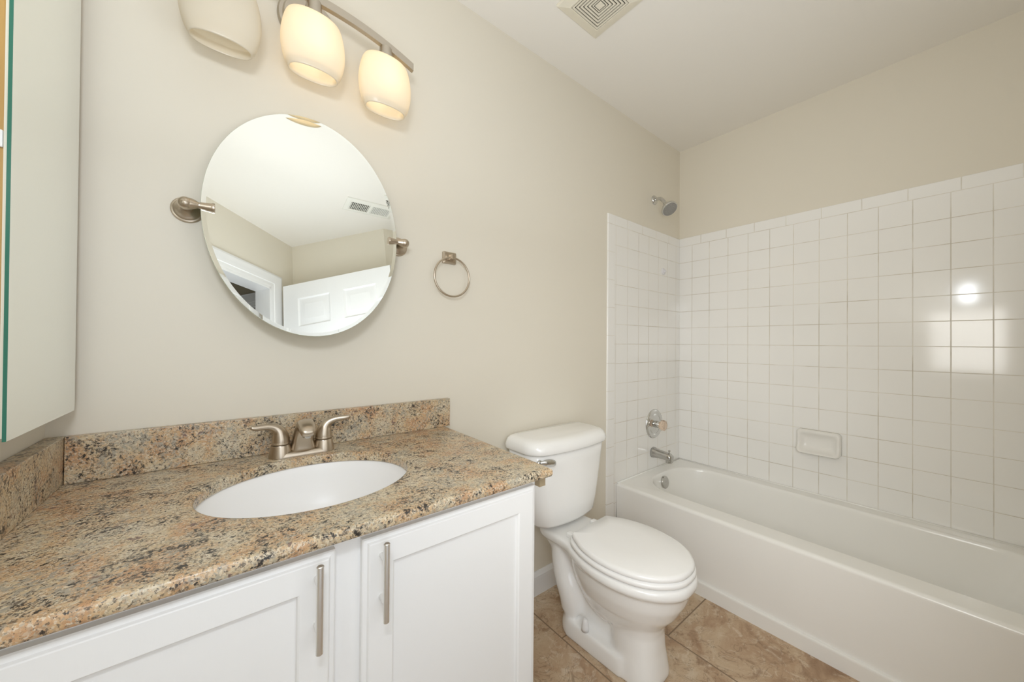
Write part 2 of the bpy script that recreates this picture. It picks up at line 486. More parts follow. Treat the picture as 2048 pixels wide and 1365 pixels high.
# open six-panel door leaf standing in front of the recess wall
def door_leaf():
    L, Ht, th = .835, 2.03, .035
    bm = bmesh.new()
    b = bmesh.new()
    # local: x along leaf, z up, front face at y=0 looking to -y... built in local space then placed
    xs = [0, .115, .365, .470, .720, L]
    zs = [0.012, .24, .86, .99, 1.585, 1.70, 1.915, Ht]
    panels = [(1, 1), (3, 1), (1, 3), (3, 3), (1, 5), (3, 5)]
    vs = {}
    def V(x, y, z):
        k = (round(x, 5), round(y, 5), round(z, 5))
        if k not in vs: vs[k] = b.verts.new((x, y, z))
        return vs[k]
    for i in range(len(xs)-1):
        for j in range(len(zs)-1):
            x0, x1, z0, z1 = xs[i], xs[i+1], zs[j], zs[j+1]
            if (i, j) in panels:
                steps = [(0, 0), (.010, -.007), (.022, -.009), (.050, -.003), (.054, -.003)]
                prev = None
                for ins, dep in steps:
                    r = [V(x0+ins, -dep, z0+ins), V(x1-ins, -dep, z0+ins), V(x1-ins, -dep, z1-ins), V(x0+ins, -dep, z1-ins)]
                    if prev:
                        for k in range(4): b.faces.new((prev[k], prev[(k+1) % 4], r[(k+1) % 4], r[k]))
                    prev = r
                b.faces.new(prev)
            else:
                b.faces.new((V(x0, 0, z0), V(x1, 0, z0), V(x1, 0, z1), V(x0, 0, z1)))
    edge = [V(x, 0, zs[0]) for x in xs]+[V(L, 0, z) for z in zs[1:]]+[V(x, 0, Ht) for x in reversed(xs[:-1])]+[V(0, 0, z) for z in reversed(zs[1:-1])]
    back = [b.verts.new((v.co.x, th, v.co.z)) for v in edge]
    n = len(edge)
    for k in range(n): b.faces.new((edge[k], edge[(k+1) % n], back[(k+1) % n], back[k]))
    b.faces.new(back)
    d = Vector((.6956, .7185, 0)).normalized(); nn = Vector((d.y, -d.x, 0))   # +y local -> away from the room
    M = Matrix(((d.x, nn.x, 0, -2.0646), (d.y, nn.y, 0, -1.9902), (0, 0, 1, 0), (0, 0, 0, 1)))
    merge(bm, b, M)
    return bm
o = struct(link('door_1', door_leaf(), M_trim, auto=25))

# tile surround (thin tile skins on both walls)
TT = .008
bm = bmesh.new()
box(bm, -TT, 0, YF, 0, .340, 1.8435, .0025)
struct(link('wall_tile_right', bm, M_tile_r, auto=40))
bm = bmesh.new()
pr = [(-.789, .0), (-.789, 1.8420), (-TT, 1.8420), (-TT, .340), (-.706, .340), (-.706, 0)]
b = bmesh.new()
loft(b, [[Vector((x, y, z)) for x, z in pr] for y in (0.0, -TT)])
bmesh.ops.bevel(b, geom=[e for e in b.edges if abs(e.verts[0].co.y+TT) < 1e-6 and abs(e.verts[1].co.y+TT) < 1e-6], offset=.005, segments=4, profile=.5, affect='EDGES')
merge(bm, b)
struct(link('wall_tile_back', bm, M_tile_b, auto=40))

# baseboard behind the toilet
bm = bmesh.new()
prof = [(0, 0), (-.014, 0), (-.014, .070), (-.012, .078), (-.0125, .083), (-.008, .090), (-.006, .098), (-.003, .102), (0, .102)]
loft(bm, [[Vector((x, y, z)) for y, z in prof] for x in (-1.786, -.790)])
struct(link('baseboard_back', bm, M_trim, auto=35))
# low strip along the foot of the tub
bm = bmesh.new()
prof = [(-.706, 0), (-.720, 0), (-.720, .052), (-.717, .058), (-.712, .060), (-.706, .060)]
loft(bm, [[Vector((x, y, z)) for x, z in prof] for y in (-.010, YF)])
struct(link('baseboard_tub', bm, M_tub, auto=35))

# ---------------------------------------------------------------- vanity
CT = .824                                   # counter top
TH = .0225                                  # stone thickness
van = thing('vanity_cabinet', 'white painted vanity cabinet with two panelled doors under the granite counter', 'cabinet', (-2.23, -.30, 0))
x0, x1, yf, zt = -2.681, -1.785, -.543, CT-TH
bm = bmesh.new()
box(bm, x0, x0+.018, yf+.02, -.001, .0, zt); box(bm, x1-.018, x1, yf+.02, -.001, .0, zt)
box(bm, x0+.018, x1-.018, yf+.02, -.001, .10, .118); box(bm, x0+.018, x1-.018, -.012, -.001, .118, zt)
box(bm, x0+.018, x1-.018, yf+.075, yf+.09, 0, .10)
link('carcass', bm, M_cab, van)
bm = bmesh.new()
box(bm, x0, x0+.06, yf, yf+.019, .10, zt, .0015); box(bm, x1-.045, x1, yf, yf+.019, .10, zt, .0015)
box(bm, -2.262, -2.182, yf, yf+.019, .10, zt, .0015)
box(bm, x0+.06, -2.262, yf, yf+.019, zt-.055, zt); box(bm, -2.182, x1-.045, yf, yf+.019, zt-.055, zt)
box(bm, x0+.06, -2.262, yf, yf+.019, .10, .14); box(bm, -2.182, x1-.045, yf, yf+.019, .10, .14)
link('face_frame', bm, M_cab, van)
def cab_door(xa, xb, za, zb, y):
    """shaker door: stepped outer edge, recessed flat panel; front at y, 19 mm thick"""
    bm = bmesh.new()
    def ring(i, d): return [Vector((xa+i, y+d, za+i)), Vector((xb-i, y+d, za+i)), Vector((xb-i, y+d, zb-i)), Vector((xa+i, y+d, zb-i))]
    R = [ring(0, .019), ring(0, .007), ring(.002, .0055), ring(.008, .0045), ring(.010, .001), ring(.0115, 0), ring(.052, 0), ring(.0545, .002), ring(.056, .0075), ring(.058, .0080)]
    loft(bm, R)
    return bm
def bar_pull(x, y, zc, L=.137):
    bm = bmesh.new()
    lathe(bm, [(.0042, -L/2), (.0055, -L/2+.0012), (.0055, L/2-.0012), (.0042, L/2)], (x, y, zc), (0, 0, 1), 24)
    for dz in (-.037, .037):
        lathe(bm, [(.0045, 0), (.0045, .0225)], (x, y+.004, zc+dz), (0, 1, 0), 16)
    return bm
DY = yf-.019
d1 = link('door', cab_door(-2.640, -2.243, .122, .785, DY), M_cab, van)
link('handle', bar_pull(-2.2715, DY-.0265, .7145), M_steel, d1, auto=40)
d2 = link('door', cab_door(-2.200, -1.797, .122, .785, DY), M_cab, van)
link('handle', bar_pull(-2.1685, DY-.0265, .7145), M_steel, d2, auto=40)

# granite worktop with an oval cut-out
SX, SY, SA, SB = -2.229, -.289, .205, .176
def worktop():
    bm = bmesh.new()
    n = 96
    xa, xb, yb, yfr = XL+.002, -1.757, -.001, -.577
    th = TH
    angs = [2*PI*i/n for i in range(n)]
    def rect_pt(a, ins, z):
        # ray from the sink centre to the (inset) rectangle; the free end is slightly out of square
        dx, dy = math.cos(a), math.sin(a)
        ts = []
        if dx > 1e-9: ts.append((xb-ins-SX)/dx)
        if dx < -1e-9: ts.append((xa-SX)/dx)
        if dy > 1e-9: ts.append((yb-SY)/dy)
        if dy < -1e-9: ts.append((yfr+ins-SY)/dy)
        t_ = min(ts)
        return Vector((SX+dx*t_, SY+dy*t_, z))
    # make sure corners are hit
    for cx, cy in ((xa, yb), (xb, yb), (xb, yfr), (xa, yfr)):
        a = math.atan2(cy-SY, cx-SX) % (2*PI)
        k = min(range(len(angs)), key=lambda i: abs((angs[i]-a+PI) % (2*PI)-PI)); angs[k] = a
    angs.sort()
    def outer(ins, z): return [rect_pt(a, ins, z) for a in angs]
    def inner(gr, z): return [Vector((SX+(SA+gr)*math.cos(a), SY+(SB+gr)*math.sin(a), z)) for a in angs]
    z0 = CT-th
    R = [inner(0, z0), inner(0, CT-.006), inner(.0015, CT-.0025), inner(.005, CT-.0004), inner(.010, CT),
         outer(.0085, CT), outer(.0045, CT-.0009), outer(.0018, CT-.0033), outer(.0003, CT-.0066), outer(0, CT-.010), outer(.0, z0+.006), outer(.0015, z0+.0015), outer(.005, z0), inner(0, z0)]
    loft(bm, R, False, False)
    bmesh.ops.remove_doubles(bm, verts=bm.verts[:], dist=1e-5)
    return bm
ct = thing('countertop', 'speckled tan and brown granite vanity counter with an oval sink cut-out', 'countertop', (-2.22, -.30, CT-TH))
link('slab', worktop(), M_gran, ct, auto=50)
bm = bmesh.new(); box(bm, -1.7848, -1.7655, -.560, -.03, CT-.047, CT-TH-.0005)
o = link('support_strip', bm, M_strip, van); o['label'] = 'brown wooden strip under the counter overhang'
bm = bmesh.new(); box(bm, -2.6525, -1.742, -.020, -.0005, CT+.0003, CT+.101, .0015)
tag(link('backsplash', bm, M_gran, origin=(-2.2, -.01, CT)), 'long granite backsplash strip against the vanity wall behind the faucet', 'backsplash')
bm = bmesh.new(); box(bm, XL+.0005, -2.6535, -.572, -.0005, CT+.0003, CT+.101, .0015)
tag(link('side_splash', bm, M_gran, origin=(-2.668, -.29, CT)), 'short granite side splash along the left wall under the medicine cabinet', 'backsplash')

# undermount basin
bm = bmesh.new()
prof = [(1.10, 0), (1.03, 0), (1.015, -.004), (1.0, -.02), (.97, -.05), (.90, -.09), (.76, -.125), (.52, -.147), (.25, -.155), (.10, -.157)]
outp = [(.10, -.166), (.30, -.166), (.56, -.158), (.80, -.136), (.95, -.098), (1.02, -.05), (1.05, -.012), (1.10, -.010)]
zr = CT-TH-.0005
R = [ellipse(SX, SY, SA*k, SB*k+(0), zr+z, 72) for k, z in prof+outp]
R.append(R[0])
sk = thing('sink_basin', 'white oval undermount sink set in the granite counter', 'sink', (SX, SY, zr-.166))
b = bmesh.new(); loft(b, R, False, False); bmesh.ops.remove_doubles(b, verts=b.verts[:], dist=1e-6); merge(bm, b)
link('bowl', bm, M_sink, sk, smooth=True)
bm = bmesh.new(); lathe(bm, [(.022, -.156), (.022, -.1535), (.018, -.1525), (.010, -.155)], (SX, SY, zr), (0, 0, 1), 32)
link('drain', bm, M_nickel, sk, smooth=True)

# ---------------------------------------------------------------- faucet
FX, FY = -2.2215, -.070
fa = thing('faucet', 'brushed nickel two-handle faucet standing behind the oval sink', 'faucet', (FX, FY, CT))
bm = bmesh.new()
R = [rrect(FX-.078+i, FX+.078-i, FY-.027+i, FY+.027-i, .0268-i, CT+z, 8, 3) for i, z in ((0, .0003), (0, .004), (.002, .010), (.006, .013), (.012, .014))]
loft(bm, R)
for sx in (-.051, .051):                    # bell bases grow out of the plate
    lathe(bm, [(.0275, .002), (.0265, .010), (.0245, .020), (.0225, .030), (.0215, .0325)], (FX+sx, FY, CT), (0, 0, 1), 36)
link('base', bm, M_nickel, fa, auto=35)
def lever(sg):
    bm = bmesh.new()
    bx = FX+.051*sg
    lathe(bm, [(.0195, .033), (.0205, .0345), (.0212, .037), (.0205, .040)], (bx, FY, CT), (0, 0, 1), 36)
    path = [(0, .0385, .0207), (.000, .047, .0200), (.0015, .058, .0180), (.004, .067, .0158), (.0095, .0755, .0128), (.018, .0815, .0102), (.030, .0850, .0085), (.044, .0858, .0074), (.056, .0862, .0064), (.064, .0878, .0046), (.0665, .0886, .002)]
    if sg > 0: path = [(u, z+max(0, u-.01)*.05, r) for u, z, r in path]
    sp = spline(path, 5)
    pts = [(bx+sg*u, FY-.25*u, CT+z) for u, z, r in sp]
    tube(bm, pts, [r for u, z, r in sp], 20, up=(sg*-1, 0, .35))
    return bm
link('handle', lever(-1), M_nickel, fa, smooth=True)
link('handle', lever(1), M_nickel, fa, smooth=True)
bm = bmesh.new()
def spr(y, z, w, h, ty, tz, p=3.0, n=32):
    """cross section in the plane across the spout: w half width in x, h half height along (ty,tz)"""
    out = []
    for i in range(n):
        a = 2*PI*i/n; c, s = math.cos(a), math.sin(a)
        u = w*math.copysign(abs(c)**(2/p), c); v = h*math.copysign(abs(s)**(2/p), s)
        out.append(Vector((FX+u, FY+y+ty*v, CT+z+tz*v)))
    return out
R = [spr(.0, .008, .031, .025, 1, 0), spr(0, .020, .0290, .0235, 1, .05), spr(-.003, .038, .0250, .0215, .97, .22), spr(-.010, .060, .0220, .0190, .86, .5),
     spr(-.022, .077, .0205, .0170, .62, .78), spr(-.040, .0870, .0195, .0140, .30, .95), spr(-.058, .0855, .0190, .0128, .0, 1), spr(-.074, .0790, .0183, .0120, -.2, .98), spr(-.085, .0730, .0168, .0100, -.3, .95), spr(-.091, .0695, .0110, .0060, -.3, .95)]
loft(bm, R)
sp = link('spout', bm, M_nickel, fa, smooth=True)
bm = bmesh.new(); lathe(bm, [(.0118, 0), (.0118, -.012), (.0105, -.0135), (.0085, -.0135)], (FX, FY-.074, CT+.0725), (0, -.12, .99), 28)
link('aerator', bm, M_chrome, sp, auto=40)

# ---------------------------------------------------------------- oval pivot mirror
MT = .125
MC = Vector((-2.2016, -.060, 1.457))
MA, MB = .2385, .3200
mi = thing('wall_mirror', 'frameless oval mirror tilted up on two nickel pivot brackets above the sink', 'mirror', tuple(MC))
bm = bmesh.new()
mu = Vector((1, 0, 0)); mv = Vector((0, math.sin(MT), math.cos(MT))); mn = Vector((0, -math.cos(MT), math.sin(MT)))
vc = .007
def mring(ins, d, n=128): return [MC+mu*((MA-ins)*math.cos(2*PI*i/n))+mv*(vc+(MB-ins)*math.sin(2*PI*i/n))+mn*d for i in range(n)]
loft(bm, [mring(.0005, -.0055), mring(0, -.005), mring(0, -.0002), mring(.0006, .00045)], True, False, mi=1)
loft(bm, [mring(.0006, .00045), mring(.0098, 0)], False, True, mi=0)
bmesh.ops.remove_doubles(bm, verts=bm.verts[:], dist=1e-6)
o = link('glass', bm, [M_mirror, M_edge_pale], mi)
o['label'] = 'oval mirror glass with a bevelled edge'
def bracket(sg):
    root = None
    xr = MC.x+sg*(MA+.0265)                  # rosette centre
    bm = bmesh.new()
    lathe(bm, [(.0315, 0), (.0315, .003), (.0295, .006), (.0265, .007), (.0255, .010), (.0225, .012), (.0180, .0135), (.0125, .018), (.0105, .026)], (xr, -.0005, MC.z), (0, -1, 0), 44)
    r = link('bracket', bm, M_nickel, mi, auto=30)
    bm = bmesh.new()
    y = MC.y-.001
    # post from the rosette, rounded shoulder, then the arm pointing at the glass
    lathe(bm, [(.0105, .020), (.0110, .038), (.0128, .048), (.0148, .058), (.0146, .064), (.0120, .071), (.0070, .0750), (.0, .0758)], (xr, 0, MC.z), (0, -1, 0), 32)
    lathe(bm, [(.0145, -.003), (.0143, .003), (.0125, .010), (.0092, .018), (.0070, .024)], (xr, y, MC.z), (-sg, 0, 0), 32)
    lathe(bm, [(.0070, .0235), (.0070, .0255), (.0080, .0256), (.0105, .046), (.0112, .048), (.0120, .050), (.0112, .0535), (.0, .0545)], (xr, y-.001, MC.z), (-sg, 0, 0), 32)
    link('arm', bm, M_nickel, r, auto=40)
bracket(-1); bracket(1)

# ---------------------------------------------------------------- vanity light
LX, LY = -2.2115, -.110
ZB = 2.073                                  # top of the bar at its centre
RB = .70
RS = .95                                    # the shades follow a flatter arc than the bar
vl = thing('vanity_light', 'three-shade brushed nickel vanity light bar above the oval mirror', 'light fixture', (LX, 0, 2.05))
bm = bmesh.new()
lathe(bm, [(.076, 0.0005), (.076, .008), (.072, .012), (.064, .0125), (.064, .018), (.060, .023), (.040, .025), (.0, .0255)], (LX, 0, 2.065), (0, -1, 0), 56)
box(bm, LX-.016, LX+.016, -.104, -.020, 2.052, 2.070, .002)
link('mounting_plate', bm, M_nickel_light, vl, auto=30)
bm = bmesh.new()
HALF = .277
rows = []
for i in range(49):
    u = -HALF+2*HALF*i/48
    dz = -u*u/(2*RB)
    z1 = ZB+dz; z0 = z1-.022
    rows.append([Vector((LX+u, LY-.007, z0)), Vector((LX+u, LY+.007, z0)), Vector((LX+u, LY+.007, z1)), Vector((LX+u, LY-.007, z1))])
loft(bm, rows)
link('bar', bm, M_nickel_light, vl, auto=30)
for k, u in enumerate((-.193, 0.0, .193)):
    zt_ = ZB-.022-u*u/(2*RB)
    sx, sy = LX+u, LY+.004
    zs = ZB-.057-u*u/(2*RS); e = zs-zt_
    bm = bmesh.new()
    lathe(bm, [(.0175, .004), (.0185, .002), (.0185, e+.013), (.0165, e+.011), (.0215, e+.0105), (.0215, e-.001), (.0150, e-.0015)], (sx, sy, zt_), (0, 0, 1), 36)
    link('socket', bm, M_nickel_light, vl, auto=30)
    bm = bmesh.new()
    prof = [(.0195, .000), (.044, -.0015), (.0575, -.007), (.0655, -.018), (.0720, -.040), (.0763, -.068), (.0768, -.095), (.0735, -.120), (.067, -.143), (.0605, -.156),
            (.0585, -.1600), (.0560, -.1585), (.0570, -.150), (.0600, -.138)]
    pr = spline([(r, z) for r, z in prof[:10]], 4)+prof[10:]
    loft(bm, [ellipse(sx, sy, r, max(.0195, .545*r), zs+z, 64, 2.25) for r, z in pr], False, False)
    sh = link('lamp_shade', bm, M_shade, vl, smooth=True)
    sh['label'] = 'frosted cream glass shade, unlit' if k == 0 else 'frosted cream glass shade, glowing'
    bm = bmesh.new()
    lathe(bm, [(.012, -.005), (.0125, -.048), (.0135, -.066), (.0162, -.080), (.0175, -.094), (.0155, -.106), (.009, -.113), (.0, -.115)], (sx, sy, zs), (0, 0, 1), 24)
    link('bulb', bm, M_bulb_off if k == 0 else M_bulb, sh, smooth=True)

# ---------------------------------------------------------------- towel ring
tr = thing('towel_ring', 'brushed nickel towel ring on a square plate right of the oval mirror', 'towel ring', (-1.742, 0, 1.45))
bm = bmesh.new()
R = [rrect(-1.770+i, -1.715-i, 1.4265+i, 1.4705-i, .004, 0, 4, 3) for i in (0, 0, .003, .008)]
R = [[Vector((p.x, y, p.y)) for p in r] for r, y in zip(R, (-.0005, -.007, -.010, -.011))]
loft(bm, R); link('mounting_plate', bm, M_nickel, tr, auto=30)
bm = bmesh.new()
R = [[Vector((-1.7425+a*w, y, 1.4475+b_*h)) for a, b_ in ((-1, -1), (1, -1), (1, 1), (-1, 1))] for y, w, h in ((-.008, .014, .012), (-.020, .0085, .0085), (-.030, .0080, .0080), (-.038, .0075, .0085), (-.0395, .0060, .0070))]
loft(bm, R); link('post', bm, M_nickel, tr)
bm = bmesh.new()
rc = Vector((-1.7425, -.0300, 1.4450-.0715))
tube(bm, [rc+Vector((math.sin(2*PI*i/72)*.0715, .006*(math.cos(2*PI*i/72)-1)*-.0, math.cos(2*PI*i/72)*.0715)) for i in range(72)], .0036, 14, up=(0, 1, 0), closed=True)
link('ring', bm, M_nickel, tr, smooth=True)

# ---------------------------------------------------------------- medicine cabinet
mc = thing('medicine_cabinet', 'mirrored medicine cabinet on the left wall with a green glass edge', 'medicine cabinet', (XL, -.19, .985))
zb, ztp = .983, 1.98
bm = bmesh.new(); box(bm, XL+.0005, -2.6440, -.3350, -.042, zb+.008, ztp-.006)
link('body', bm, M_oak, mc)
bm = bmesh.new()
xg0, xg1, yg0, yg1 = -2.6400, -2.6360, -.341, -.034
box(bm, xg0, xg1, yg0, yg1, zb, ztp)
bm.faces.ensure_lookup_table()
for f in bm.faces:
    c = f.calc_center_median()
    f.material_index = 0 if c.x > xg1-1e-4 else 1
dr = link('door', bm, [M_mirror, M_glassedge], mc); dr['label'] = 'frameless mirror door'
bm = bmesh.new(); box(bm, -2.6439, -2.6401, -.3375, -.038, zb+.004, ztp-.004)
link('backing_frame', bm, M_vent, dr)
bm = bmesh.new(); box(bm, -2.662, -2.6442, -.3400, -.3352, 1.412, 1.437, .001); link('hinge', bm, M_white_plastic, mc)

# ---------------------------------------------------------------- toilet
TX = -1.262
to = thing('toilet', 'white two-piece toilet with the lid closed between vanity and bathtub', 'toilet', (TX, -.36, 0))
def prof_at(tbl, y):
    for (ya, wa), (yb, wb) in zip(tbl, tbl[1:]):
        if yb <= y <= ya:
            t_ = (y-ya)/(yb-ya); return wa+(wb-wa)*t_
    return tbl[-1][1]
def outline(tbl, z, n=28):
    """symmetric plan outline from (y, half width) rows, back to front"""
    S_ = spline(tbl, 5)
    left = [Vector((TX-max(w, .001), y, z)) for y, w in S_]
    right = [Vector((TX+max(w, .001), y, z)) for y, w in reversed(S_)]
    return left+right
rim = [(-.085, .090), (-.12, .112), (-.20, .116), (-.255, .124), (-.30, .143), (-.36, .165), (-.43, .1775), (-.50, .1760), (-.57, .157), (-.625, .123), (-.662, .080), (-.680, .040), (-.6835, .002)]
def scaled(tbl, k, dy, yc=-.40, ky=1.0): return [((y-yc)*ky+yc+dy, w*k) for y, w in tbl]
RZ = .374
bm = bmesh.new()
R = [outline(scaled(rim, .90, -.003, ky=.965), RZ-.038), outline(scaled(rim, .975, -.001, ky=.99), RZ-.033), outline(scaled(rim, 1.0, 0), RZ-.026), outline(scaled(rim, 1.005, 0), RZ-.016), outline(scaled(rim, .995, 0, ky=.997), RZ-.006), outline(scaled(rim, .965, 0, ky=.985), RZ)]
loft(bm, R)
def egg(yb, yf_, w, z, p=2.2, n=40, skew=.12):
    """egg-shaped plan ring"""
    yc = (yb+yf_)/2; hl = (yb-yf_)/2; out = []
    for i in range(n):
        a = 2*PI*i/n; c, s = math.cos(a), math.sin(a)
        out.append(Vector((TX+w*math.copysign(abs(c)**(2/p), c)*(1-skew*s*-1*0), yc+hl*math.copysign(abs(s)**(2/p), s), z)))
    return out
# bowl under the rim
R = [egg(-.30, -.54, .080, .150), egg(-.27, -.592, .105, .190), egg(-.245, -.628, .132, .235), egg(-.23, -.655, .150, .285), egg(-.225, -.668, .158, .325), egg(-.225, -.670, .158, .350)]
loft(bm, R)
# pedestal column at the front
R = [egg(-.41, -.592, .094, .0, 2.6), egg(-.41, -.590, .092, .02, 2.6), egg(-.41, -.580, .084, .09, 2.5), egg(-.40, -.578, .082, .15, 2.4), egg(-.38, -.590, .090, .20, 2.3)]
loft(bm, R)
# foot
R = [rrect(TX-.100, TX+.100, -.50, -.185, (.03, .03, .075, .075), z, 6, 3) if z < .05 else rrect(TX-.096, TX+.096, -.50, -.195, (.03, .03, .07, .07), z, 6, 3) for z in (0.0, .03, .066)]
loft(bm, R)
# spine under the bowl and up to the deck
R = [rrect(TX-w, TX+w, yf_, yb, .03, z, 5, 3) for w, yf_, yb, z in ((.050, -.50, -.21, .06), (.050, -.48, -.19, .14), (.055, -.42, -.16, .22), (.075, -.36, -.12, .29), (.100, -.33, -.095, .345))]
loft(bm, R)
# trapway bulging on both sides
for sg in (-1, 1):
    tp = spline([(.044, -.185, .335), (.046, -.186, .270), (.046, -.205, .205), (.046, -.225, .160), (.042, -.235, .125), (.036, -.238, .085)], 5)
    tube(bm, [(TX+sg*x, y, z) for x, y, z in tp], [.048+.008*min(1, i/12) for i in range(len(tp))], 18, up=(1, 0, 0))
    tp = spline([(.050, -.300, .255), (.052, -.330, .215), (.050, -.370, .180), (.046, -.420, .165)], 5)
    tube(bm, [(TX+sg*x, y, z) for x, y, z in tp], .042, 16, up=(1, 0, 0))
o = link('bowl', bm, M_porc, to, smooth=True)
add_mod(o, 'REMESH', mode='VOXEL', voxel_size=.0065, use_smooth_shade=True)
add_mod(o, 'SMOOTH', factor=.5, iterations=9)
def bow(ring, yfront, amount, x_half):
    out = []
    for v in ring:
        k = max(0, 1-((v.x-TX)/x_half)**2)
        f = max(0, min(1, (-.09-v.y)/(-.09-yfront)))
        out.append(Vector((v.x, v.y-amount*k*f, v.z)))
    return out
bm = bmesh.new()
R = []
for w, yf_, yb, r, z in ((.120, -.165, -.060, .03, .392), (.160, -.176, -.048, .045, .400), (.172, -.182, -.044, .050, .412), (.183, -.187, -.036, .050, .47), (.198, -.190, -.030, .050, .56), (.212, -.193, -.024, .050, .65), (.219, -.195, -.022, .050, .703)):
    R.append(bow(rrect(TX-w, TX+w, yf_, yb, (r, r, .025, .025), z, 6, 8), yf_, .026, w))
loft(bm, R)
tank = link('tank', bm, M_porc, to, smooth=True)
bm = bmesh.new()
R = []
for ins, z in ((.010, .7005), (.002, .7015), (.0, .706), (-.001, .718), (.002, .732), (.008, .743), (.018, .750), (.035, .754)):
    w = .231-ins
    R.append(bow(rrect(TX-w, TX+w, -.207+ins, -.014-ins*.5, (.058, .058, .030, .030), z, 7, 8), -.207, .028, w))
loft(bm, R)
link('tank_lid', bm, M_porc, to, smooth=True)
bm = bmesh.new()
ly, lz = -.215, .672
lathe(bm, [(.013, 0), (.013, .005), (.010, .008), (.0, .0085)], (TX-.192, -.196, lz), (0, -1, 0), 24)
tube(bm, spline([(TX-.196, -.207, lz+.003), (TX-.175, -.213, lz+.003), (TX-.152, -.220, lz), (TX-.132, -.225, lz-.005)], 5), [.007, .008, .0085, .0095, .0105, .0115, .0125, .013, .0135, .014, .014, .0135, .0125, .0115, .0095, .005], 14, up=(0, 1, 0), flat=.6)
link('flush_lever', bm, M_chrome, to, smooth=True)
seat = [(-.262, .090), (-.275, .112), (-.30, .134), (-.36, .160), (-.43, .1730), (-.50, .1715), (-.57, .153), (-.622, .120), (-.658, .078), (-.675, .039), (-.6785, .002)]
lid = [(-.280, .108), (-.284, .112), (-.31, .128), (-.36, .153), (-.43, .1685), (-.50, .1665), (-.57, .148), (-.620, .116), (-.655, .075), (-.671, .038), (-.6745, .002)]
bm = bmesh.new()
loft(bm, [outline(scaled(seat, .97, 0, ky=.988), RZ+.003), outline(scaled(seat, 1.0, 0), RZ+.007), outline(scaled(seat, 1.0, 0), RZ+.016), outline(scaled(seat, .975, 0, ky=.988), RZ+.0205)])
link('seat', bm, M_seat, to, smooth=True)
bm = bmesh.new()
loft(bm, [outline(scaled(lid, .965, 0, ky=.985), RZ+.0225), outline(scaled(lid, .995, 0, ky=.998), RZ+.0245), outline(scaled(lid, 1.0, 0), RZ+.032), outline(scaled(lid, .985, 0, ky=.993), RZ+.0385), outline(scaled(lid, .93, 0, ky=.965), RZ+.0425), outline(scaled(lid, .5, 0, ky=.5), RZ+.0455), outline(scaled(lid, .05, 0, ky=.05), RZ+.046)])
link('lid', bm, M_seat, to, smooth=True)
for sg in (-1, 1):
    bm = bmesh.new(); box(bm, TX+sg*.075-.014, TX+sg*.075+.014, -.270, -.232, RZ-.001, RZ+.018, .005, 3)
    link('hinge', bm, M_seat, to, smooth=True)
for sg in (-1, 1):
    bm = bmesh.new(); lathe(bm, [(.0145, .0), (.0140, .012), (.0115, .030), (.009, .040), (.005, .0435), (.0, .044)], (TX+sg*.0865, -.328, .0655), (0, 0, 1), 24)
    link('bolt_cap', bm, M_white_plastic, to, smooth=True)

TURN = math.radians(2.2)
for ch in to.children:
    if ch.name.split('.')[0] in ('bowl', 'seat', 'lid', 'hinge', 'bolt_cap'):
        piv = Vector((TX, -.12, 0))-to.location
        ch.matrix_local = Matrix.Translation(piv) @ Matrix.Rotation(TURN, 4, 'Z') @ Matrix.Translation(-piv) @ ch.matrix_local

# ---------------------------------------------------------------- bathtub
tb = thing('bathtub', 'white alcove bathtub with a plain apron along the tiled right wall', 'bathtub', (-.35, -.8, 0))
TZ = .362
X0, X1, Y0, Y1 = -.706, -.0085, YF+.001, -.0085
bm = bmesh.new()
K, Mm = 8, 10
R = [rrect(X0, X1, Y0, Y1, .004, 0.0, K, Mm), rrect(X0, X1, Y0, Y1, .004, TZ-.016, K, Mm), rrect(X0+.002, X1, Y0, Y1, .004, TZ-.008, K, Mm), rrect(X0+.007, X1, Y0, Y1, .004, TZ-.002, K, Mm), rrect(X0+.016, X1-.005, Y0+.005, Y1-.005, .004, TZ, K, Mm),
     rrect(-.604, -.072, Y0+.11, -.072, (.20, .20, .20, .20), TZ-.001, K, Mm), rrect(-.596, -.078, Y0+.12, -.078, (.20, .20, .20, .20), TZ-.006, K, Mm), rrect(-.590, -.083, Y0+.13, -.083, .19, TZ-.020, K, Mm),
     rrect(-.572, -.105, Y0+.20, -.110, .17, .20, K, Mm), rrect(-.555, -.125, Y0+.26, -.135, .15, .11, K, Mm), rrect(-.52, -.16, Y0+.32, -.175, .12, .080, K, Mm), rrect(-.45, -.23, Y0+.45, -.26, .08, .074, K, Mm)]
loft(bm, R)
o = link('shell', bm, M_tub, tb, auto=50)
bm = bmesh.new()
oc = Vector((-.347, -.0935, .308)); on_ = Vector((0, -.985, .17)).normalized()
lathe(bm, [(.036, -.004), (.036, .004), (.034, .0075), (.030, .009), (.0, .0095)], oc, on_, 40)
lathe(bm, [(.0035, .009), (.0035, .0105), (.0, .0112)], oc, on_, 12)
link('overflow_plate', bm, M_dull, tb, auto=35)
# white caulk bead where the tub meets the tile
bm = bmesh.new()
tube(bm, [(-.0125, -.0125, TZ), (-.0125, YF+.01, TZ)], .005, 10)
tube(bm, [(-.0125, -.0125, TZ), (-.70, -.0125, TZ)], .005, 10)
link('caulk_bead', bm, M_tub, tb, smooth=True)

